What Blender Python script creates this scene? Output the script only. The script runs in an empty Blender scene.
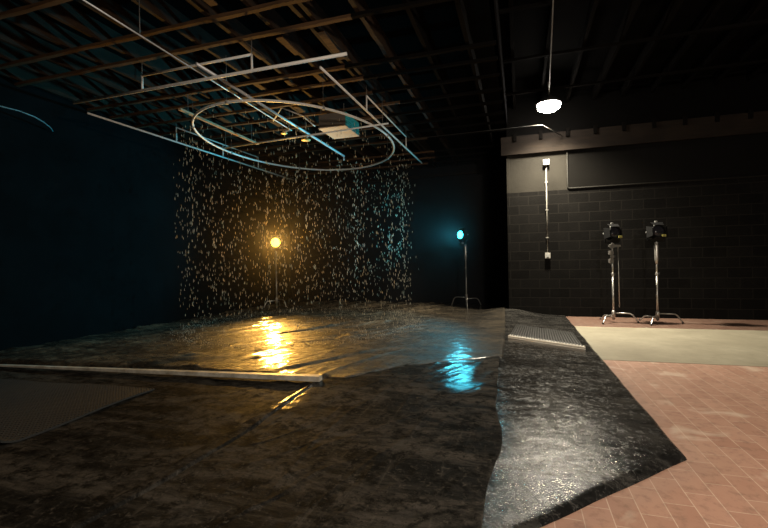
import bpy, bmesh, math, random
from mathutils import Vector, Matrix, noise
random.seed(7)
PI = math.pi
SC = bpy.context.scene
C = SC.collection

# ------------------------------------------------------------------ helpers
def obj(name, bm, mat, parent=None, smooth=False):
    bmesh.ops.recalc_face_normals(bm, faces=bm.faces[:])
    me = bpy.data.meshes.new(name)
    bm.to_mesh(me); bm.free()
    if smooth:
        for p in me.polygons: p.use_smooth = True
    if mat: me.materials.append(mat)
    o = bpy.data.objects.new(name, me)
    C.objects.link(o)
    if parent: o.parent = parent
    return o

def tag(o, label, cat, group=None, kind=None):
    o['label'] = label; o['category'] = cat
    if group: o['group'] = group
    if kind: o['kind'] = kind
    return o

def thing(name, label, cat, loc=(0, 0, 0), rotz=0, group=None):
    o = bpy.data.objects.new(name, None); C.objects.link(o)
    o.empty_display_size = .1
    o.location = loc; o.rotation_euler = (0, 0, rotz)
    return tag(o, label, cat, group)

def struct(name, bm, mat, label=None):
    o = obj(name, bm, mat); o['kind'] = 'structure'
    if label: o['label'] = label
    return o

def B(): return bmesh.new()

def box(bm, x0, x1, y0, y1, z0, z1, bevel=0, mtx=None):
    vs = [bm.verts.new((x, y, z)) for z in (z0, z1) for y in (y0, y1) for x in (x0, x1)]
    fs = [bm.faces.new([vs[i] for i in f]) for f in ((0, 2, 3, 1), (4, 5, 7, 6), (0, 1, 5, 4), (2, 6, 7, 3), (0, 4, 6, 2), (1, 3, 7, 5))]
    if bevel:
        es = list({e for f in fs for e in f.edges})
        r = bmesh.ops.bevel(bm, geom=es, offset=bevel, segments=2, affect='EDGES', profile=.6)
        vs = list({v for f in r['faces'] for v in f.verts} | {v for v in vs if v.is_valid})
    if mtx is not None:
        for v in vs:
            if v.is_valid: v.co = mtx @ v.co
    return bm

def bar(bm, a, b, w, h, up=(0, 0, 1), w2=None, h2=None, bevel=0):
    """rectangular bar from a to b (centre line)"""
    a, b = Vector(a), Vector(b); d = (b - a).normalized()
    s = d.cross(Vector(up)).normalized(); u = s.cross(d)
    w2 = w2 or w; h2 = h2 or h
    vs = []
    for p, ww, hh in ((a, w, h), (b, w2, h2)):
        for q, r in ((-1, -1), (1, -1), (1, 1), (-1, 1)):
            vs.append(bm.verts.new(p + s * q * ww / 2 + u * r * hh / 2))
    fs = [bm.faces.new([vs[i] for i in f]) for f in ((0, 1, 2, 3), (7, 6, 5, 4), (0, 4, 5, 1), (1, 5, 6, 2), (2, 6, 7, 3), (3, 7, 4, 0))]
    if bevel:
        bmesh.ops.bevel(bm, geom=list({e for f in fs for e in f.edges}), offset=bevel, segments=2, affect='EDGES')
    return bm

def tube(bm, pts, r, seg=10, closed=False, r2=None):
    pts = [Vector(p) for p in pts]; n = len(pts)
    rings = []; prev = None
    for i, p in enumerate(pts):
        if closed: t = (pts[(i + 1) % n] - pts[i - 1]).normalized()
        elif i == 0: t = (pts[1] - p).normalized()
        elif i == n - 1: t = (p - pts[-2]).normalized()
        else: t = ((pts[i + 1] - p).normalized() + (p - pts[i - 1]).normalized()).normalized()
        if prev is None:
            a = Vector((0, 0, 1)) if abs(t.z) < .9 else Vector((1, 0, 0))
            s = t.cross(a).normalized()
        else:
            s = (prev - t * prev.dot(t)).normalized()
        prev = s; u = t.cross(s)
        rr = r if r2 is None else r + (r2 - r) * i / (n - 1)
        rings.append([bm.verts.new(p + (s * math.cos(k * 2 * PI / seg) + u * math.sin(k * 2 * PI / seg)) * rr) for k in range(seg)])
    for i in range(n if closed else n - 1):
        A, D = rings[i], rings[(i + 1) % n]
        for k in range(seg): bm.faces.new((A[k], A[(k + 1) % seg], D[(k + 1) % seg], D[k]))
    if not closed:
        bm.faces.new(rings[0][::-1]); bm.faces.new(rings[-1])
    return bm

def lathe(bm, prof, seg=28, mtx=None):
    """profile of (r, z) turned about z"""
    rings = []
    for r, z in prof:
        if r < 1e-5: rings.append([bm.verts.new((0, 0, z))])
        else: rings.append([bm.verts.new((r * math.cos(k * 2 * PI / seg), r * math.sin(k * 2 * PI / seg), z)) for k in range(seg)])
    for A, D in zip(rings, rings[1:]):
        for k in range(seg):
            k2 = (k + 1) % seg
            if len(A) == 1 and len(D) == 1: continue
            if len(A) == 1: bm.faces.new((A[0], D[k], D[k2]))
            elif len(D) == 1: bm.faces.new((A[k], A[k2], D[0]))
            else: bm.faces.new((A[k], A[k2], D[k2], D[k]))
    if mtx is not None:
        for R in rings:
            for v in R: v.co = mtx @ v.co
    return bm

def copy_tree(o, parent=None):
    c = o.copy(); C.objects.link(c)
    if parent: c.parent = parent
    for ch in list(o.children): copy_tree(ch, c)
    return c

# ------------------------------------------------------------------ materials
def mat(name, col=(.5, .5, .5), rough=.5, metal=0, spec=.5):
    m = bpy.data.materials.new(name); m.use_nodes = True
    b = m.node_tree.nodes['Principled BSDF']
    b.inputs['Base Color'].default_value = (*col, 1)
    b.inputs['Roughness'].default_value = rough
    b.inputs['Metallic'].default_value = metal
    b.inputs['Specular IOR Level'].default_value = spec
    return m

def N(m, t, **kw):
    n = m.node_tree.nodes.new(t)
    for k, v in kw.items():
        if k in n.inputs: n.inputs[k].default_value = v
        else: setattr(n, k, v)
    return n
def L(m, a, b): m.node_tree.links.new(a, b)
def bsdf(m): return m.node_tree.nodes['Principled BSDF']

def coords(m, scale=(1, 1, 1), rot=(0, 0, 0)):
    tc = N(m, 'ShaderNodeTexCoord'); mp = N(m, 'ShaderNodeMapping')
    mp.inputs['Scale'].default_value = scale; mp.inputs['Rotation'].default_value = rot
    L(m, tc.outputs['Object'], mp.inputs['Vector']); return mp.outputs['Vector']

def noise_tex(m, vec, scale, detail=6, rough=.6, dist=0):
    n = N(m, 'ShaderNodeTexNoise'); n.inputs['Scale'].default_value = scale
    n.inputs['Detail'].default_value = detail; n.inputs['Roughness'].default_value = rough
    n.inputs['Distortion'].default_value = dist
    L(m, vec, n.inputs['Vector']); return n.outputs['Fac']

def ramp(m, fac, stops):
    r = N(m, 'ShaderNodeValToRGB'); e = r.color_ramp.elements
    while len(e) < len(stops): e.new(.5)
    for el, (p, c) in zip(e, stops):
        el.position = p; el.color = (*c, 1) if len(c) == 3 else c
    L(m, fac, r.inputs['Fac']); return r.outputs['Color']

def maprange(m, fac, a, b, lo=0., hi=1.):
    r = N(m, 'ShaderNodeMapRange'); r.inputs['From Min'].default_value = lo; r.inputs['From Max'].default_value = hi
    r.inputs['To Min'].default_value = a; r.inputs['To Max'].default_value = b
    L(m, fac, r.inputs['Value']); return r.outputs['Result']

def mixc(m, fac, a, b, mode='MIX'):
    x = N(m, 'ShaderNodeMix', data_type='RGBA', blend_type=mode)
    for s, v in ((x.inputs[0], fac), (x.inputs[6], a), (x.inputs[7], b)):
        if isinstance(v, (int, float)): s.default_value = v
        elif isinstance(v, tuple): s.default_value = (*v, 1)
        else: L(m, v, s)
    return x.outputs[2]

def bump(m, h, strength, dist, prev=None):
    b = N(m, 'ShaderNodeBump'); b.inputs['Strength'].default_value = strength; b.inputs['Distance'].default_value = dist
    L(m, h, b.inputs['Height'])
    if prev: L(m, prev, b.inputs['Normal'])
    return b.outputs['Normal']

def emit(name, col, s):
    m = bpy.data.materials.new(name); m.use_nodes = True
    b = bsdf(m); b.inputs['Base Color'].default_value = (0.8, 0.8, 0.8, 1)
    b.inputs['Emission Color'].default_value = (*col, 1); b.inputs['Emission Strength'].default_value = s
    return m

# brick paver floor
def brick_mat(name='brick_pavers', k=1.0):
    m = mat(name, rough=.75)
    v = coords(m, rot=(0, 0, PI / 2))
    br = N(m, 'ShaderNodeTexBrick'); L(m, v, br.inputs['Vector'])
    br.inputs['Scale'].default_value = 1; br.inputs['Brick Width'].default_value = .27; br.inputs['Row Height'].default_value = .131
    br.inputs['Mortar Size'].default_value = .0028; br.inputs['Mortar Smooth'].default_value = .3; br.inputs['Bias'].default_value = 0
    br.inputs['Color1'].default_value = (.42, .235, .165, 1); br.inputs['Color2'].default_value = (.34, .175, .118, 1)
    br.inputs['Mortar'].default_value = (.55, .41, .31, 1)
    n1 = noise_tex(m, v, 1.7, 8, .65); n2 = noise_tex(m, v, 14, 8, .7)
    c = mixc(m, maprange(m, n1, 0, .55, .42, .72), br.outputs['Color'], (.42, .27, .19))
    c = mixc(m, maprange(m, n2, .0, .6, .5, .68), c, (.19, .11, .08))
    sp = noise_tex(m, v, 3.1, 4, .5, .6)
    c = mixc(m, maprange(m, sp, 0, .6, .60, .72), c, (.58, .46, .36))
    if k < 1: c = mixc(m, 1.0, c, (k, k * .93, k * .88), 'MULTIPLY')
    L(m, c, bsdf(m).inputs['Base Color'])
    L(m, maprange(m, n2, .55, .85), bsdf(m).inputs['Roughness'])
    nb = bump(m, br.outputs['Fac'], -.35, .004); nb = bump(m, n2, .25, .004, nb)
    L(m, nb, bsdf(m).inputs['Normal']); return m

def concrete_mat():
    m = mat('concrete', rough=.8); v = coords(m)
    n1 = noise_tex(m, v, 1.2, 8, .65, .3); n2 = noise_tex(m, v, 9, 8, .7)
    c = ramp(m, n1, [(.3, (.20, .175, .122)), (.55, (.265, .237, .170)), (.75, (.33, .30, .225))])
    c = mixc(m, maprange(m, n2, 0, .45, .5, .75), c, (.16, .14, .10))
    L(m, c, bsdf(m).inputs['Base Color']); L(m, bump(m, n2, .2, .004), bsdf(m).inputs['Normal']); return m

def block_mat(smooth_above=None):
    m = mat('black_painted_blocks', rough=.6, spec=.04)
    tc = N(m, 'ShaderNodeTexCoord'); sx = N(m, 'ShaderNodeSeparateXYZ'); L(m, tc.outputs['Object'], sx.inputs[0])
    cx = N(m, 'ShaderNodeCombineXYZ'); L(m, sx.outputs['X'], cx.inputs['X']); L(m, sx.outputs['Z'], cx.inputs['Y'])
    br = N(m, 'ShaderNodeTexBrick'); L(m, cx.outputs[0], br.inputs['Vector'])
    br.inputs['Scale'].default_value = 1; br.inputs['Brick Width'].default_value = .405; br.inputs['Row Height'].default_value = .203
    br.inputs['Mortar Size'].default_value = .008; br.inputs['Mortar Smooth'].default_value = .4
    br.inputs['Color1'].default_value = (.0055, .005, .0045, 1); br.inputs['Color2'].default_value = (.0034, .0031, .0028, 1)
    br.inputs['Mortar'].default_value = (.0105, .0094, .008, 1)
    v = tc.outputs['Object']
    n1 = noise_tex(m, v, 2.2, 8, .65); n2 = noise_tex(m, v, 40, 6, .7)
    c = mixc(m, maprange(m, n1, 0, .5, .5, .8), br.outputs['Color'], (.0085, .0077, .0064))
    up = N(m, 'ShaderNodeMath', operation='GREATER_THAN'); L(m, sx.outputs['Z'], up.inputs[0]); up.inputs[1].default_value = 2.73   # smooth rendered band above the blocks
    lf = N(m, 'ShaderNodeMath', operation='LESS_THAN'); L(m, sx.outputs['X'], lf.inputs[0]); lf.inputs[1].default_value = 1.0   # lamp's bright spot put into a paler colour left of the black pipe
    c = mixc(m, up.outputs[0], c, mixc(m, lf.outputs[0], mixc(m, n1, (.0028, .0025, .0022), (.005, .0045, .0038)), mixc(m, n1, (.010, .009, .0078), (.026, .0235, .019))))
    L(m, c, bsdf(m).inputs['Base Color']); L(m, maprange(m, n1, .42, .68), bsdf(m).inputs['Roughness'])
    bf = N(m, 'ShaderNodeMath', operation='MAXIMUM'); L(m, br.outputs['Fac'], bf.inputs[0]); L(m, up.outputs[0], bf.inputs[1])
    nb = bump(m, bf.outputs[0], -.8, .012); nb = bump(m, n2, .35, .004, nb)
    L(m, nb, bsdf(m).inputs['Normal']); return m

def plain_wall_mat(name, col):
    m = mat(name, col, .9, spec=.02); v = coords(m)
    n1 = noise_tex(m, v, 1.5, 7, .6)
    c = mixc(m, maprange(m, n1, 0, .6, .4, .75), col, tuple(x * 1.7 for x in col))
    L(m, c, bsdf(m).inputs['Base Color']); L(m, bump(m, noise_tex(m, v, 25, 6), .3, .004), bsdf(m).inputs['Normal']); return m

def wood_mat(name, a, b, axis=0):
    m = mat(name, a, .8, spec=.15)
    sc = [9, 9, 9]; sc[axis] = .8
    v = coords(m, tuple(sc)); n = noise_tex(m, v, 2.2, 8, .65, .4)
    n3 = noise_tex(m, coords(m, (1, 1, 1)), 2.6, 5, .6)
    c = ramp(m, n, [(.3, a), (.7, b)])
    c = mixc(m, maprange(m, n3, 0, .7, .45, .75), c, tuple(x * .35 for x in a))
    L(m, c, bsdf(m).inputs['Base Color']); L(m, bump(m, n, .3, .004), bsdf(m).inputs['Normal']); return m

def rubber_mat(name, dark, dust, r0, r1, rot, lo=.46, hi=.62, wet=False, bstr=.5, spec=.5, puddles=False):
    m = mat(name, dark, .4, spec=spec)
    v = coords(m, (1, 1, 1), (0, 0, rot)); vs = coords(m, (.5, 1.5, 1), (0, 0, rot))
    n1 = noise_tex(m, vs, 1.9, 10, .72, .8); n2 = noise_tex(m, v, 9, 9, .75, .3); n3 = noise_tex(m, v, 48, 6, .7)
    st = noise_tex(m, coords(m, (.25, 3.2, 1), (0, 0, rot + .25)), 4, 8, .7, .5)
    sc = noise_tex(m, coords(m, (3.5, .3, 1), (0, 0, rot + .9)), 5, 7, .7, .4)
    c = mixc(m, maprange(m, n1, 0, 1, lo, hi), dark, dust)
    c = mixc(m, maprange(m, st, 0, .32, .5, .66), c, tuple(x * 1.5 for x in dust))
    c = mixc(m, maprange(m, sc, 0, .28, .56, .68), c, tuple(x * 1.7 for x in dust))
    c = mixc(m, maprange(m, n2, 0, .9, .48, .60), c, tuple(x * .45 for x in dark))
    n4 = noise_tex(m, v, 24, 6, .8, .6)
    c = mixc(m, maprange(m, n4, 0, .75, .55, .64), c, tuple(x * 1.3 for x in dust))
    c = mixc(m, maprange(m, n3, 0, .8, .58, .66), c, tuple(x * .3 for x in dark))
    L(m, c, bsdf(m).inputs['Base Color'])
    mx = N(m, 'ShaderNodeMath', operation='ADD'); L(m, maprange(m, n1, 0, .55, .3, .75), mx.inputs[0]); L(m, maprange(m, n2, 0, .4, .42, .62), mx.inputs[1])
    m2 = N(m, 'ShaderNodeMath', operation='ADD'); L(m, mx.outputs[0], m2.inputs[0]); L(m, maprange(m, n4, -.3, .35, .40, .62), m2.inputs[1])
    L(m, maprange(m, m2.outputs[0], r0, r1, .1, .9), bsdf(m).inputs['Roughness'])
    nb = bump(m, n1, bstr * .2, .012); nb = bump(m, st, bstr * .15, .006, nb); nb = bump(m, n2, bstr * .7, .008, nb); nb = bump(m, n4, bstr, .0065, nb); nb = bump(m, n3, bstr, .0045, nb)
    L(m, nb, bsdf(m).inputs['Normal'])
    if puddles:                                                      # two wet patches beside the liner
        tc = N(m, 'ShaderNodeTexCoord'); mask = None
        for c0, r0_ in (((-.85, 4.9, 0), 1.15), ((-2.2, 3.75, 0), .75)):
            dn = N(m, 'ShaderNodeVectorMath', operation='DISTANCE'); L(m, tc.outputs['Object'], dn.inputs[0]); dn.inputs[1].default_value = c0
            ad = N(m, 'ShaderNodeMath', operation='ADD'); L(m, dn.outputs['Value'], ad.inputs[0]); L(m, maprange(m, n1, -.5, .5), ad.inputs[1])
            w_ = maprange(m, ad.outputs[0], .38, 0, r0_ * .55, r0_)
            if mask is None: mask = w_
            else:
                mxm = N(m, 'ShaderNodeMath', operation='MAXIMUM'); L(m, mask, mxm.inputs[0]); L(m, w_, mxm.inputs[1]); mask = mxm.outputs[0]
        L(m, mask, bsdf(m).inputs['Coat Weight']); bsdf(m).inputs['Coat Roughness'].default_value = .16
        L(m, bump(m, n2, .3, .006), bsdf(m).inputs['Coat Normal'])
    if wet:
        tc = N(m, 'ShaderNodeTexCoord'); sx = N(m, 'ShaderNodeSeparateXYZ'); L(m, tc.outputs['Object'], sx.inputs[0])
        ad = N(m, 'ShaderNodeMath', operation='ADD'); L(m, sx.outputs['X'], ad.inputs[0]); L(m, n1, ad.inputs[1])
        wt = maprange(m, ad.outputs[0], .85, 0, -.25, .10)          # soaked up to a ragged line short of the right edge
        L(m, mixc(m, maprange(m, ad.outputs[0], 0, .75, -1.6, -.3), c, (.014, .013, .012)), bsdf(m).inputs['Base Color'])   # amber sheen under the rain put into a lighter brown colour
        L(m, wt, bsdf(m).inputs['Coat Weight'])
        L(m, maprange(m, wt, .04, .16, 0, .65), bsdf(m).inputs['Specular IOR Level'])
        bsdf(m).inputs['Coat Roughness'].default_value = .14
        L(m, bump(m, n2, .3, .006), bsdf(m).inputs['Coat Normal'])
    return m

M = dict(
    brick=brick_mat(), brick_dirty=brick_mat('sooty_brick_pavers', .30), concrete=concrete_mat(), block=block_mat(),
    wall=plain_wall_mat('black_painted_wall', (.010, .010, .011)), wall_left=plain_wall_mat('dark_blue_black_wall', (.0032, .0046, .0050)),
    deck=plain_wall_mat('black_roof_deck', (.0026, .0024, .0022)),
    batten=wood_mat('old_brown_wood', (.105, .057, .028), (.045, .025, .012), 0),
    joist=wood_mat('old_brown_joist', (.032, .018, .0095), (.012, .0068, .004), 1),
    bbatten=plain_wall_mat('near_black_wood', (.0035, .003, .0026)),  # near-black colour, also stands in for missing light on battens
    plate=wood_mat('rough_brown_plank', (.016, .0105, .0065), (.006, .004, .0028), 0),
    rub_right=rubber_mat('wet_black_rubber', (.011, .0105, .010), (.050, .047, .042), .09, .34, .6, bstr=.27),
    rub_mid=rubber_mat('dusty_black_rubber', (.011, .0105, .0095), (.066, .058, .048), .60, .85, .5, bstr=.6, spec=.009, puddles=True),
    rub_left=rubber_mat('dull_black_rubber', (.012, .011, .0095), (.066, .057, .046), .50, .80, .45, bstr=.6, spec=.008),
    basin=rubber_mat('soaked_black_liner', (.026, .021, .015), (.16, .125, .08), .38, .58, .35, bstr=1.0, wet=True, spec=.35),  # brown raised and warmed to hold the amber lamp's sheen
    perf=mat('black_perforated_rubber', (.034, .033, .031), .7, spec=.2),
    grate=mat('black_ribbed_rubber', (.018, .017, .016), .45),
    pale=mat('pale_plastic_edge', (.85, .80, .72), .5),
    barw=mat('weathered_white_bar', (.62, .55, .45), .5),
    pvc=mat('white_plastic_pipe', (.72, .70, .66), .38), steel=mat('grey_steel_pipe', (.55, .56, .57), .4, .3),
    wire=mat('thin_dark_wire', (.10, .09, .08), .6), chrome=mat('brushed_steel', (.50, .48, .45), .38, .85),
    knob=mat('black_knob', (.02, .02, .02), .5), black=mat('black_lamp_metal', (.006, .006, .0063), .65, spec=.12),
    label=mat('yellow_label', (.30, .27, .07), .5), greym=mat('grey_bracket', (.30, .30, .29), .45, .3),
    glass=mat('dark_lens_glass', (.02, .02, .025), .08),
    tan=wood_mat('tan_wood_board', (.50, .33, .20), (.40, .26, .15), 1),
    ply=mat('pale_panel', (.62, .50, .38), .6), boxm=mat('dull_grey_box', (.13, .11, .09), .6), teal=mat('teal_grille', (.03, .30, .28), .5),
    brass=mat('pale_brass', (.70, .52, .20), .4, .2), hose=mat('teal_hose', (.14, .24, .26), .5),
    cond=mat('grey_conduit', (.17, .16, .14), .5), condd=mat('black_painted_conduit', (.014, .013, .011), .7, spec=.15),
    boxg=mat('grey_plastic_box', (.30, .285, .26), .5),
    shade=mat('dark_shade_metal', (.03, .03, .03), .5), hub=mat('dark_shade', (.02, .02, .02), .5),
    e_white=emit('lit_white_diffuser', (1, .93, .82), 80), e_yellow=emit('lit_amber_lens', (1, .50, .06), 6), e_cyan=emit('lit_cyan_lens', (.03, .75, 1), 12),
)
v = coords(M['barw']); L(M['barw'], ramp(M['barw'], noise_tex(M['barw'], v, 6, 7, .7), [(.35, (.34, .29, .22)), (.62, (.66, .60, .50))]), bsdf(M['barw']).inputs['Base Color'])
# water drops: pass light through and glint
dm = bpy.data.materials.new('water_drop'); dm.use_nodes = True
nt = dm.node_tree; nt.nodes.remove(bsdf(dm)); out = nt.nodes['Material Output']
tr = nt.nodes.new('ShaderNodeBsdfTranslucent'); tr.inputs[0].default_value = (.5, .46, .40, 1)
gl = nt.nodes.new('ShaderNodeBsdfGlossy'); gl.inputs['Roughness'].default_value = .35
mx = nt.nodes.new('ShaderNodeMixShader'); mx.inputs[0].default_value = .03
L(dm, tr.outputs[0], mx.inputs[1]); L(dm, gl.outputs[0], mx.inputs[2]); L(dm, mx.outputs[0], out.inputs[0])

# ------------------------------------------------------------------ setting
XL, XR, YB, YF, YW, XC = -7.15, 9.0, -5.0, 12.5, 10.0, -.24
ZJ = 4.0                                   # underside of the joists
bm = box(B(), XL - .2, XR + .2, YB - .2, YF + .2, -.2, 0); struct('floor', bm, M['brick'], 'red brick paver floor')
bm = B()
n = 60
top = []
for j, yy in enumerate((5.70, 8.50)):
    top.append([bm.verts.new((XR if i == n else XC + (XR - XC) * i / n, yy + .05 * (i / n) * 6 * .5 + .025 * noise.noise((i * .7, j * 9, 0)), .004)) for i in range(n + 1)])
for i in range(n): bm.faces.new((top[0][i], top[0][i + 1], top[1][i + 1], top[1][i]))
g = bmesh.ops.extrude_face_region(bm, geom=bm.faces[:])
for e in g['geom']:
    if isinstance(e, bmesh.types.BMVert): e.co.z = -.05
struct('floor.001', bm, M['concrete'], 'pale concrete strip crossing the brick floor')
struct('floor.002', box(B(), XC, XR, 8.58, YW, -.02, .003), M['brick_dirty'], 'sooty strip of brick pavers along the block wall')
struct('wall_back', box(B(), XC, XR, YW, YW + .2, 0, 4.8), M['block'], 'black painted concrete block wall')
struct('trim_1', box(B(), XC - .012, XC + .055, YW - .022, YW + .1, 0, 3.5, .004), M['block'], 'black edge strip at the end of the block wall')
struct('wall_return', box(B(), XC, XC + .2, YW + .2, YF, 0, 4.22), M['wall'])
struct('wall_far', box(B(), XL, XC + .2, YF, YF + .2, 0, 4.22), M['wall'], 'black wall behind the rain')
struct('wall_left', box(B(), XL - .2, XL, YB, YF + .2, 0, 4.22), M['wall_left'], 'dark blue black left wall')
struct('wall_right', box(B(), XR, XR + .2, YB, YW + .2, 0, 4.8), M['wall'])
struct('wall_near', box(B(), XL, XR, YB - .2, YB, 0, 4.8), M['wall'])
struct('ceiling', box(B(), XL - .2, XC, YB - .2, YF + .2, 4.22, 4.3), M['deck'], 'black roof deck above the joists')
struct('ceiling.001', box(B(), XC - .1, XR + .2, YB - .2, YW + .2, 4.80, 4.88), M['deck'], 'higher black roof deck above the brick floor')
struct('wall_upper', box(B(), XC - .05, XC + .02, YB, YW, 4.22, 4.80), M['wall'])
struct('wall_back_upper', box(B(), XC, XR, YW - .01, YW, 3.96, 4.80), M['deck'], 'black painted wall above the brown plate')

# ragged wooden timbers of the ceiling
def timber(name, a, b, w, h, m, rag=.006):
    a, b = Vector(a), Vector(b); d = b - a; n = max(2, int(d.length / .25)); d.normalize()
    s = d.cross(Vector((0, 0, 1))).normalized(); bm = B(); rings = []
    for i in range(n + 1):
        p = a.lerp(b, i / n); k = random.uniform(-rag, rag)
        rings.append([bm.verts.new(p + s * (q * w / 2 + random.uniform(-rag, rag)) + Vector((0, 0, r * h / 2 + (k if r < 0 else 0)))) for q, r in ((-1, -1), (1, -1), (1, 1), (-1, 1))])
    for A, D in zip(rings, rings[1:]):
        for k in range(4): bm.faces.new((A[k], A[(k + 1) % 4], D[(k + 1) % 4], D[k]))
    bm.faces.new(rings[0][::-1]); bm.faces.new(rings[-1])
    return struct(name, bm, m)
for k in range(-11, 19):
    x = -1.13 + .535 * k
    if x < XL + .1 or x > XR - .1: continue
    if x < XC - .1: timber('ceiling_joist', (x, YB, ZJ + .11), (x, YF, ZJ + .11), .05, .22, M['joist'] if x < -1.3 else M['bbatten'])  # joists away from the amber lamp get their dimness from the colour
    else:
        timber('ceiling_joist', (x, YB, 4.69), (x, YW - .02, 4.69), .05, .22, M['bbatten'])
        struct('joist_end', box(B(), x - .035, x + .035, YW - .13, YW - .06, 3.84, 4.02, .004), M['bbatten'])
timber('ceiling_joist', (-2.31, YB, ZJ + .11), (-2.31, YF, ZJ + .11), .05, .22, M['joist'])
for y in (2.75, 3.23, 4.03, 4.5, 5.62, 6.05, 6.60, 7.16, 7.72, 8.3, 8.85, 9.4, 10.6, 11.2, 11.8):
    xs = (-1.5 if y < 5 else -2.2) + random.uniform(-.35, .4)                # bare wood over the rain, dimness towards the brick floor put into near-black colour
    timber('ceiling_batten', (XL, y, ZJ - .02), (xs, y, ZJ - .02), .055, .04, M['batten'])
    timber('ceiling_batten', (xs, y, ZJ - .02), (XC, y + .02, ZJ - .02), .055, .04, M['bbatten'])
for y in (1.5, 3, 4.5, 6, 7.5, 9): timber('ceiling_batten', (XC, y, 4.56), (XR, y, 4.56), .055, .04, M['bbatten'])
# scraps of old ceiling board still nailed up between the battens
for x, y, l in ((-3.25, 4.8, .5), (-2.75, 4.85, .45), (-4.3, 4.75, .4), (-3.8, 5.75, .3), (-3.3, 5.85, .25), (-2.8, 5.8, .3), (-4.4, 6.3, .3), (-4.9, 6.4, .35), (-3.7, 6.85, .3), (-5.3, 6.9, .3), (-4.5, 7.4, .3), (-2.24, 5.05, .7), (-3.05, 3.6, .45), (-5.1, 5.8, .25)):
    timber('ceiling_board', (x, y - l / 2, ZJ - .012), (x, y + l / 2, ZJ - .012), .09, .018, M['batten'], .01)
bm = bar(B(), (XC - .12, YW - .05, 3.76), (XR, YW - .05, 3.76), .09, .40); struct('trim_2', bm, M['plate'], 'rough brown wall plate above the block wall')
bm = bar(B(), (XL, YF - .04, 3.76), (XC - .02, YF - .04, 3.76), .08, .07); struct('trim_3', bm, M['plate'], 'brown plank on top of the far wall')

# ------------------------------------------------------------------ rubber sheets on the floor
def seg_curve(pts):
    P = [Vector((*p, 0)) for p in pts]; l = [0]
    for a, b in zip(P, P[1:]): l.append(l[-1] + (b - a).length)
    def f(u):
        s = u * l[-1]
        for i in range(len(P) - 1):
            if s <= l[i + 1] + 1e-9: return P[i].lerp(P[i + 1], (s - l[i]) / (l[i + 1] - l[i]))
        return P[-1]
    return f
def fold(x, y, ang, s, l):
    c, sn = math.cos(ang), math.sin(ang)
    a, b = (x * c + y * sn) / l, (-x * sn + y * c) / s
    w = noise.noise((a, b + .6 * noise.noise((a * 1.3, b * .4, 3)), 1.7))
    return max(0, 1 - abs(w) * 5) ** 1.5 * (0.5 + noise.noise((a * .8 + 9, b * .5, 5)))
def sheet(name, front, back, nu, nv, base, relief, drop, m, label, cat='floor mat', edge=.06, shift=None):
    f, bk = seg_curve(front), seg_curve(back); bm = B(); rows = []
    def warp(n):
        t = [0, .002, .006, .012, .02]
        return t + [.02 + .96 * i / n for i in range(1, n)] + [1 - q for q in t[::-1]]
    us, vs = warp(nu), warp(nv)
    def P(u, v):
        p = f(u).lerp(bk(u), v)
        if shift: p = p + Vector((shift(p.y) * u, 0, 0))
        return p
    eps = 1e-3
    for v_ in vs:
        row = []
        for u in us:
            p = P(u, v_)
            wob = .012 * noise.noise((p.x * 2.3, p.y * 2.3, 4))
            ds = []
            if 'f' in drop: ds.append((p - f(u)).length * .72)
            if 'b' in drop: ds.append((p - bk(u)).length)
            if 'l' in drop: ds.append((p - P(0, v_)).length)
            if 'r' in drop: ds.append((p - P(1, v_)).length)
            t = min(1, min(ds) / edge) if ds else 1
            k = math.sin(t * PI / 2) ** .6 if t > 0 else 0
            z = .002 + (base + relief(p.x, p.y)) * k
            row.append(bm.verts.new((p.x + wob, p.y + .012 * noise.noise((p.x * 2.3, p.y * 2.3, 14)), z)))
        rows.append(row)
    for A, D in zip(rows, rows[1:]):
        for k in range(len(A) - 1): bm.faces.new((A[k], A[k + 1], D[k + 1], D[k]))
    o = obj(name, bm, m, smooth=True)
    return tag(o, label, cat)
def hump(x, y): return .012 * math.exp(-(((x - .3) / .9) ** 2 + ((y - 3.3) / .95) ** 2)) + .13 * math.exp(-((x + .25) ** 2 / .30 + (y - 9.95) ** 2 / .9))
def rel_right(x, y): return .002 * noise.noise((x * 3, y * 3, 0)) + .003 * fold(x, y, .3, .25, 1.5) + hump(x, y) + .0015 * noise.noise((x * 9, y * 9, 2))
def rel_mid(x, y): return .006 * noise.noise((x * 2, y * 2, 0)) + .007 * fold(x, y, 1.35, .24, 1.4) + .006 * fold(x + 4, y, 1.1, .15, .8) + .003 * noise.noise((x * 7, y * 7, 2)) + hump(x, y) - .024 * math.exp(-((x + 1.90 + .04 * math.sin(y * 2)) / .011) ** 2)
def rel_basin(x, y):
    k = min(1, max(0, (-1.3 - x) / 1.2))
    return .012 * noise.noise((x * 1.1, y * 1.1, 0)) * k + k * .040 * fold(x, y, 1.12, .30, 2.0) + k * .016 * fold(x + 3, y, .95, .20, 1.2) + k * .012 * fold(x, y + 5, 1.25, .15, .9) + .003 * noise.noise((x * 8, y * 8, 2)) + hump(x, y)
sheet('rubber_sheet', [(-6.9, -1.0), (-1.9, -1.0)], [(-7.0, 4.1), (-1.96, 4.3)], 200, 200, .012, rel_mid, 'r', M['rub_left'], 'dull brown-black rubber sheet under the large perforated mat at left', edge=.03)
sheet('rubber_sheet', [(-1.99, -.2), (-.17, 1.80)], [(-2.0, 4.5), (-.25, 5.6)], 230, 220, .034, rel_mid, 'lrf', M['rub_mid'], 'dusty black rubber sheet in the middle foreground beside the glossy right sheet', edge=.02, shift=lambda y: .07 * math.exp(-((y - 2.95) / .5) ** 2))
sheet('rubber_sheet', [(-.30, 1.66), (.93, 2.98)], [(-.36, 9.97), (.92, 9.97)], 110, 330, .024, rel_right, 'rf', M['rub_right'], 'shiny black rubber sheet with cut corner running along the brick floor', edge=.055)
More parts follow.
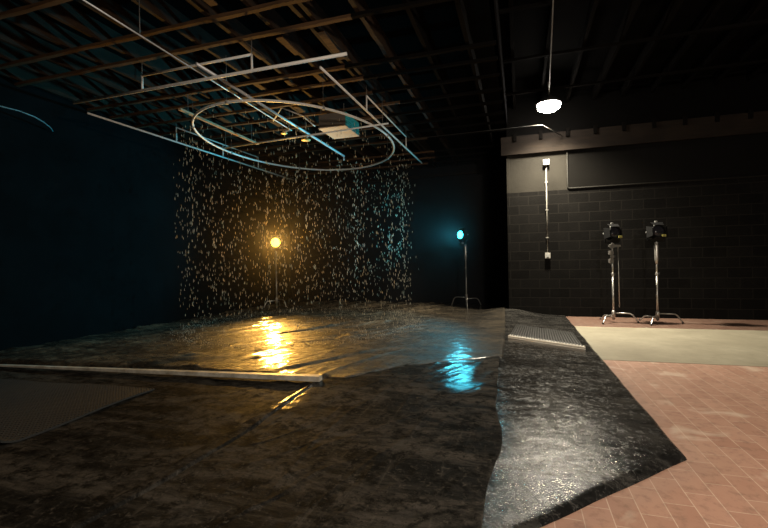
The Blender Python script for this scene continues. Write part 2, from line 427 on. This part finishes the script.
sheet('pool_liner', [(-7.1, 3.72), (-4.4, 3.93), (-1.72, 4.04), (-1.35, 4.62), (-.20, 5.50)], [(-7.1, 12.4), (-.36, 12.4)], 320, 320, .042, rel_basin, 'fr', M['basin'], 'soaked wrinkled black liner lying under the falling rain', 'pool liner', edge=.05)

# long pale bar along the front edge of the liner
bm = B(); bar(bm, (-6.75, 3.55, .036), (-1.93, 3.93, .060), .045, .016, w2=.085, h2=.055, bevel=.005)
tag(obj('edge_bar', bm, M['barw']), 'long pale weathered bar lying along the front edge of the wet liner', 'bar')

# ------------------------------------------------------------------ perforated mats
def perf(cor, nx, ny, z, th, hole, zf=None):
    c0, c1, c2, c3 = [Vector((*p, 0)) for p in cor]; bm = B()
    def P(u, v, dz=0):
        p = c0.lerp(c1, u).lerp(c3.lerp(c2, u), v)
        p.z = z + (zf(u, v) if zf else 0) + dz; return p
    V = {}
    def vert(u, v, dz):
        k = (round(u, 5), round(v, 5), dz)
        if k not in V: V[k] = bm.verts.new(P(u, v, dz))
        return V[k]
    h = hole / 2
    for i in range(nx):
        for j in range(ny):
            sq = [(i, j), (i + 1, j), (i + 1, j + 1), (i, j + 1)]
            cxx, cyy = i + .5, j + .5
            inn = [(cxx - h, cyy - h), (cxx + h, cyy - h), (cxx + h, cyy + h), (cxx - h, cyy + h)]
            for k in range(4):
                k2 = (k + 1) % 4
                a, b = sq[k], sq[k2]; d, e = inn[k], inn[k2]
                q = lambda p, dz: vert(p[0] / nx, p[1] / ny, dz)
                bm.faces.new((q(a, th), q(b, th), q(e, th), q(d, th)))
                bm.faces.new((q(d, th), q(e, th), q(e, 0), q(d, 0)))
                bm.faces.new((q(a, 0), q(d, 0), q(e, 0), q(b, 0)))
                if (k == 0 and j == 0) or (k == 1 and i == nx - 1) or (k == 2 and j == ny - 1) or (k == 3 and i == 0):
                    bm.faces.new((q(a, th), q(a, 0), q(b, 0), q(b, th)))
    return bm
def curl(u, v): return .05 * max(0, (.10 - v) / .10) ** 2 * (1 - .3 * u) + .006 * math.sin(u * 11) * math.sin(v * 7)
bm = perf([(-5.4, 1.70), (-3.31, 1.95), (-3.40, 3.30), (-5.5, 3.14)], 66, 42, .022, .014, .62, curl)
tag(obj('perforated_mat', bm, M['perf']), 'large black perforated drain mat lying on the rubber sheet at left', 'floor mat')
mt = thing('perforated_mat', 'small ribbed black mat with a pale edge on the shiny right sheet', 'floor mat', (0, 0, 0))
bm = perf([(-.17, 6.93), (.78, 6.23), (.78, 7.45), (-.08, 8.21)], 26, 26, .034, .026, .62); obj('ribbed_surface', bm, M['grate'], mt)
bm = B(); bar(bm, (-.19, 6.915, .052), (.80, 6.205, .052), .022, .020); bar(bm, (-.19, 6.885, .032), (.80, 6.175, .032), .016, .010)
for i in range(27):
    p = Vector((-.17, 6.935, .062)).lerp(Vector((.785, 6.23, .062)), i / 26); bar(bm, p, p + Vector((.012, .05, 0)), .012, .008)
o = obj('edge_strip', bm, M['pale'], mt); o['label'] = 'pale toothed edge strip'

# ------------------------------------------------------------------ stands and lamps
def c_stand(label, loc, rotz, top, legh=.18, reach=.42, arm=False, collar=False, group='steel grip stands'):
    t = thing('lighting_stand', label, 'light stand', loc, rotz, group)
    bm = B(); tube(bm, [(0, 0, .05), (0, 0, top * .62)], .0175, 14); obj('column', bm, M['chrome'], t, True)
    bm = B(); tube(bm, [(0, 0, top * .6), (0, 0, top * .84)], .0145, 14); obj('riser', bm, M['chrome'], t, True)
    bm = B(); tube(bm, [(0, 0, top * .82), (0, 0, top)], .0115, 12); obj('riser', bm, M['chrome'], t, True)
    for z in (top * .60, top * .83):
        bm = B(); lathe(bm, [(0, z), (.026, z), (.028, z + .03), (.024, z + .05), (0, z + .05)], 16)
        cl = obj('clamp_collar', bm, M['chrome'], t, False)
        bm = B(); tube(bm, [(.02, 0, z + .025), (.05, 0, z + .025)], .006, 8); bar(bm, (.052, 0, z), (.052, 0, z + .05), .022, .012, up=(1, 0, 0), bevel=.003)
        obj('knob', bm, M['knob'], cl)
    if collar:
        bm = B(); lathe(bm, [(0, top * .74), (.022, top * .74), (.034, top * .80), (.036, top * .97), (.02, top), (0, top)], 18); obj('sleeve', bm, M['chrome'], t, True)
    bm = B(); lathe(bm, [(0, legh - .09), (.030, legh - .09), (.033, legh + .05), (.022, legh + .07), (0, legh + .07)], 18); obj('base_hub', bm, M['chrome'], t, True)
    for k in range(3):
        a = PI / 2 + k * 2 * PI / 3; z = legh - .05 + .035 * k
        ca, sa = math.cos(a), math.sin(a)
        prof = [(.02, z), (reach * .55, z), (reach * .68, z - .006), (reach * .77, z - .03), (reach * .83, z - .065), (reach * .98, .02), (reach, .012)]
        bm = B(); tube(bm, [(r * ca, r * sa, q) for r, q in prof], .0125, 10)
        lg = obj('leg', bm, M['chrome'], t, True)
        bm = B(); tube(bm, [(reach * .955 * ca, reach * .955 * sa, .035), (reach * 1.005 * ca, reach * 1.005 * sa, .006)], .0155, 10); obj('rubber_foot', bm, M['knob'], lg, True)
    if arm:
        z = top - .03
        bm = B(); lathe(bm, [(0, -.03), (.045, -.03), (.05, 0), (.045, .03), (0, .03)], 20, Matrix.Translation((-.03, -.03, z)) @ Matrix.Rotation(PI / 2, 4, 'X')); gh = obj('grip_head', bm, M['chrome'], t)
        bm = B(); bar(bm, (-.10, -.04, z - .0), (.13, -.04, z - .0), .05, .045, bevel=.006); obj('clamp_bracket', bm, M['chrome'], gh)
        bm = B(); tube(bm, [(.085, -.045, z + .02), (.095, -.045, z - 1.18)], .0085, 10); obj('grip_arm', bm, M['chrome'], t, True)
        for q in (.13, .29):
            bm = B(); bar(bm, (-.10, -.035, z - q), (-.01, -.035, z - q), .05, .085, bevel=.01); obj('clamp_block', bm, M['chrome'], t)
        bm = B(); bar(bm, (-.045, -.035, z - .35), (-.045, -.035, z - .1), .03, .04, up=(1, 0, 0)); obj('clamp_block', bm, M['chrome'], t)
    return t

def lamp_head(label, loc, rotz, tilt, lens, spig, scale=1, badge=False, group='stage lamps on stands'):
    """front faces local -y; root at the lamp's pivot"""
    t = thing('stage_lamp', label, 'lamp', loc, rotz, group); s = scale
    R = Matrix.Rotation(tilt, 4, 'X') @ Matrix.Rotation(PI / 2, 4, 'X')       # lathe z -> -y
    bm = B(); lathe(bm, [(0, -.15 * s), (.07 * s, -.15 * s), (.105 * s, -.12 * s), (.11 * s, .06 * s), (.125 * s, .065 * s), (.125 * s, .13 * s), (.112 * s, .13 * s), (.108 * s, .09 * s), (0, .088 * s)], 32, R)
    for k in range(5): lathe(bm, [(.106 * s, (-.11 + .034 * k) * s), (.117 * s, (-.108 + .034 * k) * s), (.106 * s, (-.104 + .034 * k) * s)], 32, R)
    h = obj('housing', bm, M['black'], t)
    bm = B(); lathe(bm, [(.106 * s, .095 * s), (.085 * s, .112 * s), (.045 * s, .122 * s), (0, .126 * s)], 32, R); obj('lens', bm, lens, t, True)
    for k in range(4):
        Rk = R @ Matrix.Rotation(k * PI / 2, 4, 'Z') @ Matrix.Translation((0, .118 * s, .128 * s)) @ Matrix.Rotation(-.95, 4, 'X')
        bm = B(); w0, w1, hh = .085 * s, .115 * s, .12 * s
        vs = [Rk @ Vector(p) for p in ((-w0, 0, -.001), (w0, 0, -.001), (w1, hh, -.001), (-w1, hh, -.001), (-w0, 0, .002), (w0, 0, .002), (w1, hh, .002), (-w1, hh, .002))]
        vs = [bm.verts.new(p) for p in vs]
        for f in ((0, 1, 2, 3), (4, 5, 6, 7), (0, 1, 5, 4), (1, 2, 6, 5), (2, 3, 7, 6), (3, 0, 4, 7)): bm.faces.new([vs[i] for i in f])
        obj('barn_door', bm, M['black'], t)
    y = B(); w = .15 * s; zl = -.19 * s
    pts = [(-w, 0, .01), (-w, 0, zl * .8), (-w * .8, 0, zl), (w * .8, 0, zl), (w, 0, zl * .8), (w, 0, .01)]
    for a, b in zip(pts, pts[1:]): bar(y, a, b, .028, .007, up=(0, 1, 0) if abs(a[0] - b[0]) < .01 else (0, 0, 1))
    yk = obj('yoke', y, M['black'], t)
    for q in (-1, 1):
        bm = B(); tube(bm, [(q * .10 * s, 0, 0), (q * (w + .035), 0, 0)], .014, 12); obj('tilt_knob', bm, M['greym'], yk)
    bm = B(); tube(bm, [(0, 0, zl + .004), (0, 0, -spig)], .016, 12); lathe(bm, [(0, zl - .055), (.028, zl - .055), (.028, zl - .01), (0, zl - .01)], 14); obj('spigot', bm, M['greym'], t)
    if badge:
        bm = B(); box(bm, -.035, .035, -.02, .02, .115, .18, .006); box(bm, -.02, .02, -.015, .015, .18, .21, .004); obj('top_bracket', bm, M['greym'], t)
        bm = B(); box(bm, .03, .10, -.165, -.155, -.095, -.055, .002); o = obj('label_plate', bm, M['label'], t); o['label'] = 'small yellow label'
    return t

c_stand('steel light stand on the wet liner carrying the glowing amber lamp', (-6.33, 10.27, .05), .3, 1.57, .22, .36)
c_stand('steel light stand by the dark far wall carrying the glowing cyan lamp', (-1.36, 11.45, .03), -.9, 1.66, .27, .46, collar=True)
c_stand('steel stand at the block wall with a folded grip arm hanging down its side', (1.70, 9.22, 0), .42, 1.50, .16, .42, arm=True)
c_stand('plain steel stand with a thick upper sleeve, rightmost at the block wall', (2.44, 9.22, 0), .55, 1.50, .16, .42, collar=True)
def face(loc, tgt): return math.atan2(tgt[0] - loc[0], -(tgt[1] - loc[1]))
YL = (-6.33, 10.27, 1.83); CL = (-1.43, 11.43, 1.93)
lamp_head('lit amber stage lamp shining through the falling rain', YL, face(YL, (-.2, 0)), 0, M['e_yellow'], .28, 1.15)
lamp_head('lit cyan stage lamp in front of the dark far wall', CL, face(CL, (-5.8, 4.0)), 0, M['e_cyan'], .24, .95)
lamp_head('unlit black stage lamp on the stand with the folded grip arm', (1.70, 9.22, 1.71), .35, -.1, M['glass'], .22, .95, True)
lamp_head('unlit black stage lamp on the rightmost stand', (2.44, 9.22, 1.71), .15, -.1, M['glass'], .22, .95, True)

# ------------------------------------------------------------------ rain rig
ZP = 3.6; rp = .019
def pipe_frame(label, a, b, rail, lift, ups, hang, m, r=rp, z=ZP, low=()):
    t = thing('spray_pipe', label, 'pipe', (*a, z), 0, 'rain rig pipes')
    A = Vector((*a, z)); Bv = Vector((*b, z)); loc = lambda p: Vector(p) - A
    P = lambda k, dz=0: A.lerp(Bv, k) - A + Vector((0, 0, dz))
    bm = B(); tube(bm, [P(0), P(1)], r, 12); obj('main_pipe', bm, m, t, True)
    if rail:
        bm = B(); tube(bm, [P(rail[0], lift), P(rail[1], lift)], r * .8, 10); obj('upper_rail', bm, m, t, True)
    for k in ups:
        bm = B(); tube(bm, [P(k, 0), P(k, lift)], r * .75, 8); obj('upright', bm, m, t, True)
    for k in hang:
        bm = B(); tube(bm, [P(k, lift if rail else 0), P(k, ZJ - z)], .005, 6); obj('hanger_wire', bm, M['wire'], t, True)
    for k in low:
        bm = B(); tube(bm, [P(k, 0), P(k, -.10)], r * .8, 8); obj('drop_pipe', bm, m, t, True)
    return t
pipe_frame('pale pipe across the near side of the rain rig with a raised rail', (-6.10, 4.57), (-1.84, 4.55), (.30, .705), .20, (.30, .705), (.30, .705), M['pvc'])
pipe_frame('pale pipe along the left wall side of the rain rig', (-6.30, 4.94), (-6.03, 10.74), (.295, .73), .28, (.295, .515, .73), (.295, .73), M['pvc'], .016)
pipe_frame('long slim pipe on the right of the rain rig with a raised rail', (-2.27, 4.75), (-2.20, 10.1), (.30, .735), .24, (.30, .735), (.30, .735), M['pvc'], .016)
pipe_frame('thin feed pipe running over the camera end into the rain rig', (-3.70, 2.4), (-3.88, 6.9), None, 0, (), (.25, .98), M['steel'], .0085, 3.632)
pipe_frame('thicker feed pipe beside the thin one ending at the far ring', (-3.66, 4.25), (-3.73, 8.96), None, .0, (), (.12, .6), M['steel'], .021, 3.64, (.995,))
pipe_frame('grey cross pipe through the middle of the rain rig', (-5.55, 7.14), (-2.05, 6.86), None, 0, (), (.02, .97), M['pvc'], .014, 3.54)
# hoop
bm = B(); tube(bm, [(-4.0 + 1.70 * math.cos(a * PI / 48), 7.60 + 2.35 * math.sin(a * PI / 48), 3.575) for a in range(96)], .019, 10, True)
hp = thing('rain_ring', 'large pale oval pipe ring hanging under the ceiling above the rain', 'pipe ring', (0, 0, 0))
obj('ring_pipe', bm, M['pvc'], hp, True)
for a in (0, 45, 130, 180, 225, 270, 315):
    x, y = -4.0 + 1.70 * math.cos(math.radians(a)), 7.60 + 2.35 * math.sin(math.radians(a))
    bm = B(); tube(bm, [(x, y, 3.58), (x, y, ZJ)], .003, 6); obj('hanger_wire', bm, M['wire'], hp)
    bm = B(); bm2 = tube(bm, [(x, y, 3.548), (x, y, 3.602)], .026, 10); obj('pipe_clip', bm, M['greym'], hp)
bm = bar(B(), (-5.0, 5.42, 3.66), (-4.99, 7.5, 3.66), .055, .03)
bt = thing('hanging_board', 'tan wooden board hanging inside the ring near the left pipe', 'board', (0, 0, 0)); obj('board', bm, M['tan'], bt)
for y in (5.6, 7.3):
    bm = tube(B(), [(-5.0, y, 3.67), (-5.0, y, ZJ)], .005, 6); obj('hanger_wire', bm, M['wire'], bt)
# pump box
bt = thing('pump_box', 'square box with pale underside hanging inside the ring', 'box', (-3.09, 7.22, 3.6))
obj('casing', box(B(), -.25, .25, -.33, .33, .015, .25, .008), M['boxm'], bt)
o = obj('bottom_panel', box(B(), -.26, .26, -.34, .34, 0, .015, .004), M['ply'], bt); o['label'] = 'pale bottom panel'
bm = B(); box(bm, .25, .262, -.32, .32, .02, .245)
for k in range(5): box(bm, .262, .272, -.30, .30, .045 + .04 * k, .060 + .04 * k)
o = obj('side_grille', bm, M['teal'], bt); o['label'] = 'teal slatted side grille'
for x, y in ((-.22, -.3), (.22, -.3), (.22, .3), (-.22, .3)):
    obj('hanger_rod', tube(B(), [(x, y, .25), (x, y, .4)], .005, 6), M['wire'], bt)
bt = thing('pipe_bracket', 'bent pipe bracket on the feed pipes beside the box', 'bracket', (0, 0, 0))
obj('bent_pipe', tube(B(), [(-3.95, 6.4, 3.66), (-3.70, 6.25, 3.80), (-3.45, 6.5, 3.72), (-3.42, 6.9, 3.66)], .012, 8), M['steel'], bt, True)
bt = thing('spray_nozzle', 'small round brass spray head under the feed pipes', 'nozzle', (-3.80, 7.28, 3.55))
obj('rose', lathe(B(), [(0, 0), (.085, 0), (.09, .012), (.04, .035), (.02, .06), (0, .06)], 24), M['brass'], bt, True)
obj('neck', tube(B(), [(0, 0, .05), (.05, 0, .08), (.09, 0, .085)], .014, 10), M['steel'], bt)
bt = thing('spray_nozzle', 'smaller brass spray head beside the tip of the thin feed pipe', 'nozzle', (-4.0, 6.83, 3.57))
obj('rose', lathe(B(), [(0, 0), (.055, 0), (.06, .012), (.03, .03), (.016, .05), (0, .05)], 20), M['brass'], bt, True)
obj('neck', tube(B(), [(0, 0, .04), (.12, .05, .063)], .011, 10), M['steel'], bt)
# hose by the left wall
HOSE = [(-7.0, 2.6, 3.42), (-6.80, 3.3, 3.42), (-6.65, 3.98, 3.42), (-6.61, 4.19, 3.42), (-6.67, 4.43, 3.42), (-6.81, 4.66, 3.42), (-6.97, 4.86, 3.42), (-7.09, 4.97, 3.415)]
bm = tube(B(), HOSE, .009, 8)
tag(obj('water_hose', bm, M['hose'], smooth=True), 'thin teal hose looping out of the left wall under the ceiling', 'hose')

# rain
bm = B()
def drop(x, y, z, r, h):
    seg = 5; a0 = random.random()
    rings = [[bm.verts.new((x + rr * math.cos(a0 + k * 2 * PI / seg), y + rr * math.sin(a0 + k * 2 * PI / seg), z + zz)) for k in range(seg)] for rr, zz in ((r, -.25 * h), (r * .75, .15 * h))]
    bt_, tp = bm.verts.new((x, y, z - .5 * h)), bm.verts.new((x, y, z + .5 * h))
    for k in range(seg):
        k2 = (k + 1) % seg
        bm.faces.new((bt_, rings[0][k2], rings[0][k])); bm.faces.new((rings[0][k], rings[0][k2], rings[1][k2], rings[1][k])); bm.faces.new((rings[1][k], rings[1][k2], tp))
CX, CY = -4.0, 7.60
def rz():
    return .06 + 3.40 * random.random() ** .95
for i in range(2700):
    a = random.random() * 2 * PI
    if random.random() < .55: q = random.gauss(1, .045)
    else: q = math.sqrt(random.random())
    drop(CX + 1.95 * q * math.cos(a), CY + 2.40 * q * math.sin(a), rz(), random.uniform(.0028, .0054), random.uniform(.03, .075))
for j in range(16):                                    # streams below the nozzles
    a = random.random() * 2 * PI; q = random.choice((1, 1, .6, .35))
    x, y = CX + 1.9 * q * math.cos(a), CY + 2.3 * q * math.sin(a)
    for i in range(34):
        drop(x + random.gauss(0, .018), y + random.gauss(0, .018), rz(), random.uniform(.0035, .0065), random.uniform(.035, .085))
tag(obj('rain', bm, dm, smooth=True), 'falling rain drops under the pipe ring', 'rain', kind='stuff')
bm = B()
for i in range(1700):
    a = random.random() * 2 * PI; q = random.gauss(1, .05) if random.random() < .75 else math.sqrt(random.random())
    drop(CX + 2.08 * q * math.cos(a), CY + 2.46 * q * math.sin(a), .05 + .10 * random.random() ** 2.5, random.uniform(.004, .008), random.uniform(.010, .022))
tag(obj('rain_splash', bm, dm, smooth=True), 'spatter of rain drops bouncing off the wet liner', 'splash', kind='stuff')

mm = bpy.data.materials.new('halo_mist_air'); mm.use_nodes = True  # scatter volume added to give the amber lamp a soft halo
nt = mm.node_tree; nt.nodes.remove(bsdf(mm)); vs_ = nt.nodes.new('ShaderNodeVolumeScatter')
vs_.inputs['Density'].default_value = .0012; vs_.inputs['Anisotropy'].default_value = .85
L(mm, vs_.outputs[0], nt.nodes['Material Output'].inputs['Volume'])
tag(obj('halo_mist', box(B(), -7.1, -.6, 4.9, 12.3, .14, 3.4), mm), 'thin mist added around the falling rain for a halo at the amber lamp', 'mist', kind='stuff')
# ------------------------------------------------------------------ fittings on the block wall
ft = thing('wall_conduit', 'thin pale vertical conduit on the block wall with a box at each end', 'conduit', (.575, YW, 0), 0)
obj('pipe', tube(B(), [(.0, -.025, 1.36), (.0, -.025, 3.30)], .012, 10), M['cond'], ft, True)
o = obj('outlet_box', box(B(), -.055, .055, -.07, 0, 1.26, 1.38, .006), M['boxg'], ft)
obj('socket_face', box(B(), -.03, .03, -.076, -.068, 1.285, 1.355, .003), M['greym'], o)
o = obj('junction_box', box(B(), -.065, .065, -.09, 0, 3.28, 3.40, .006), M['cond'], ft)
for z in (1.7, 2.3, 2.9): obj('pipe_strap', box(B(), -.03, .03, -.04, 0, z, z + .02, .003), M['cond'], ft)
bm = B(); tube(bm, [(1.0, YW - .02, 3.55), (1.0, YW - .02, 2.78), (1.02, YW - .02, 2.755), (1.06, YW - .02, 2.75), (6.5, YW - .02, 2.75)], .016, 10)
tag(obj('wall_pipe', bm, M['condd'], smooth=True), 'black pipe turning from vertical to horizontal on the block wall', 'pipe')
bm = tube(B(), [(-2.9, 9.3, 4.0), (-2.5, 9.25, 3.95), (-1, 9.17, 3.93), (.47, 9.25, 3.95), (.9, 9.88, 3.86)], .009, 8)
tag(obj('ceiling_cable', bm, M['condd'], smooth=True), 'thin grey cable strung under the ceiling left of the round lamp', 'cable')

# ------------------------------------------------------------------ pendant lamps
def pendant(loc, label):
    t = thing('pendant_lamp', label, 'lamp', loc, 0, 'round ceiling lamps')
    obj('shade', lathe(B(), [(0, .16), (.05, .16), (.075, .10), (.16, .07), (.235, .0), (.235, -.03), (.225, -.03), (.222, .0), (.15, .055), (0, .06)], 36), M['shade'], t, True)
    obj('diffuser', lathe(B(), [(.215, -.005), (.225, -.05), (.20, -.115), (.13, -.155), (0, -.17)], 36), M['e_white'], t, True)
    obj('stem', tube(B(), [(0, 0, .15), (0, 0, (4.58 if loc[1] > 5 else 4.5) - loc[2] + .2)], .012, 10), M['cond'], t)
    return t
PL = (.60, 9.20, 4.36)
pendant(PL, 'lit round white lamp hanging from the ceiling near the block wall')
PL2 = (2.6, .2, 3.3)
pendant(PL2, 'lit round white lamp hanging low above the floor, nearest the camera')
bm = tube(B(), [(.60, 9.17, 4.43), (.59, 8.8, 4.50), (.45, 5.75, 4.50), (.32, 3.0, 4.50)], .011, 8)
tag(obj('ceiling_conduit', bm, M['cond'], smooth=True), 'pale conduit running along the ceiling to the round lamp', 'conduit')

# ------------------------------------------------------------------ light
def spot(name, loc, tgt, col, power, ang, blend, rad):
    l = bpy.data.lights.new(name, 'SPOT'); l.color = col; l.energy = power; l.spot_size = math.radians(ang); l.spot_blend = blend; l.shadow_soft_size = rad
    o = bpy.data.objects.new(name, l); C.objects.link(o); o.location = loc
    d = Vector(tgt) - Vector(loc); o.rotation_euler = d.to_track_quat('-Z', 'Y').to_euler(); return o
def ahead(loc, tgt, d):
    v = Vector(tgt) - Vector(loc); v.z = 0; return Vector(loc) + v.normalized() * d
spot('pendant_light', (PL[0], PL[1], PL[2] - .22), (PL[0], PL[1], 0), (1, .90, .70), 2300, 138, 1, .12)
l = bpy.data.lights.new('pendant_glow', 'POINT'); l.color = (1, .87, .71); l.energy = 700; l.shadow_soft_size = .16
o = bpy.data.objects.new('pendant_glow', l); C.objects.link(o); o.location = (PL2[0], PL2[1], PL2[2] - .30)
spot('amber_light', ahead(YL, (-.2, 0, 0), .17), (1.2, 0, 2.0), (1, .50, .09), 1350, 92, .9, .10)
spot('cyan_light', ahead(CL, (-5.8, 4.0, 0), .15), (-6.0, 4.0, 1.9), (.08, .75, 1), 300, 104, .8, .09)
spot('cyan_light', ahead(CL, (-5.8, 4.0, 0), .15), (-7.1, 3.6, 2.2), (.08, .72, 1), 1400, 58, .7, .09)
w = bpy.data.worlds.new('World'); SC.world = w; w.use_nodes = True
w.node_tree.nodes['Background'].inputs[0].default_value = (0, 0, 0, 1)

# ------------------------------------------------------------------ camera
yaw, roll = math.radians(17.55), math.radians(1.0)
s, c = math.sin(yaw), math.cos(yaw)
Fv, R, U = Vector((-s, c, 0)), Vector((c, s, 0)), Vector((0, 0, 1))
R2 = R * math.cos(roll) - U * math.sin(roll); U2 = U * math.cos(roll) + R * math.sin(roll)
cd = bpy.data.cameras.new('camera'); cam = bpy.data.objects.new('camera', cd); C.objects.link(cam)
cd.sensor_width = 36; cd.lens = 430 / 768 * 36; cd.clip_start = .05
mw = Matrix((R2, U2, -Fv)).transposed().to_4x4(); mw.translation = (0, 0, 1.2)
cam.matrix_world = mw
SC.camera = cam
SC.view_settings.view_transform = 'Standard'
try: SC.view_settings.look = 'None'
except Exception: pass
SC.view_settings.gamma = 1; SC.view_settings.exposure = 0; SC.view_settings.use_curve_mapping = False
SC.cycles.max_bounces = 8; SC.cycles.use_denoising = True
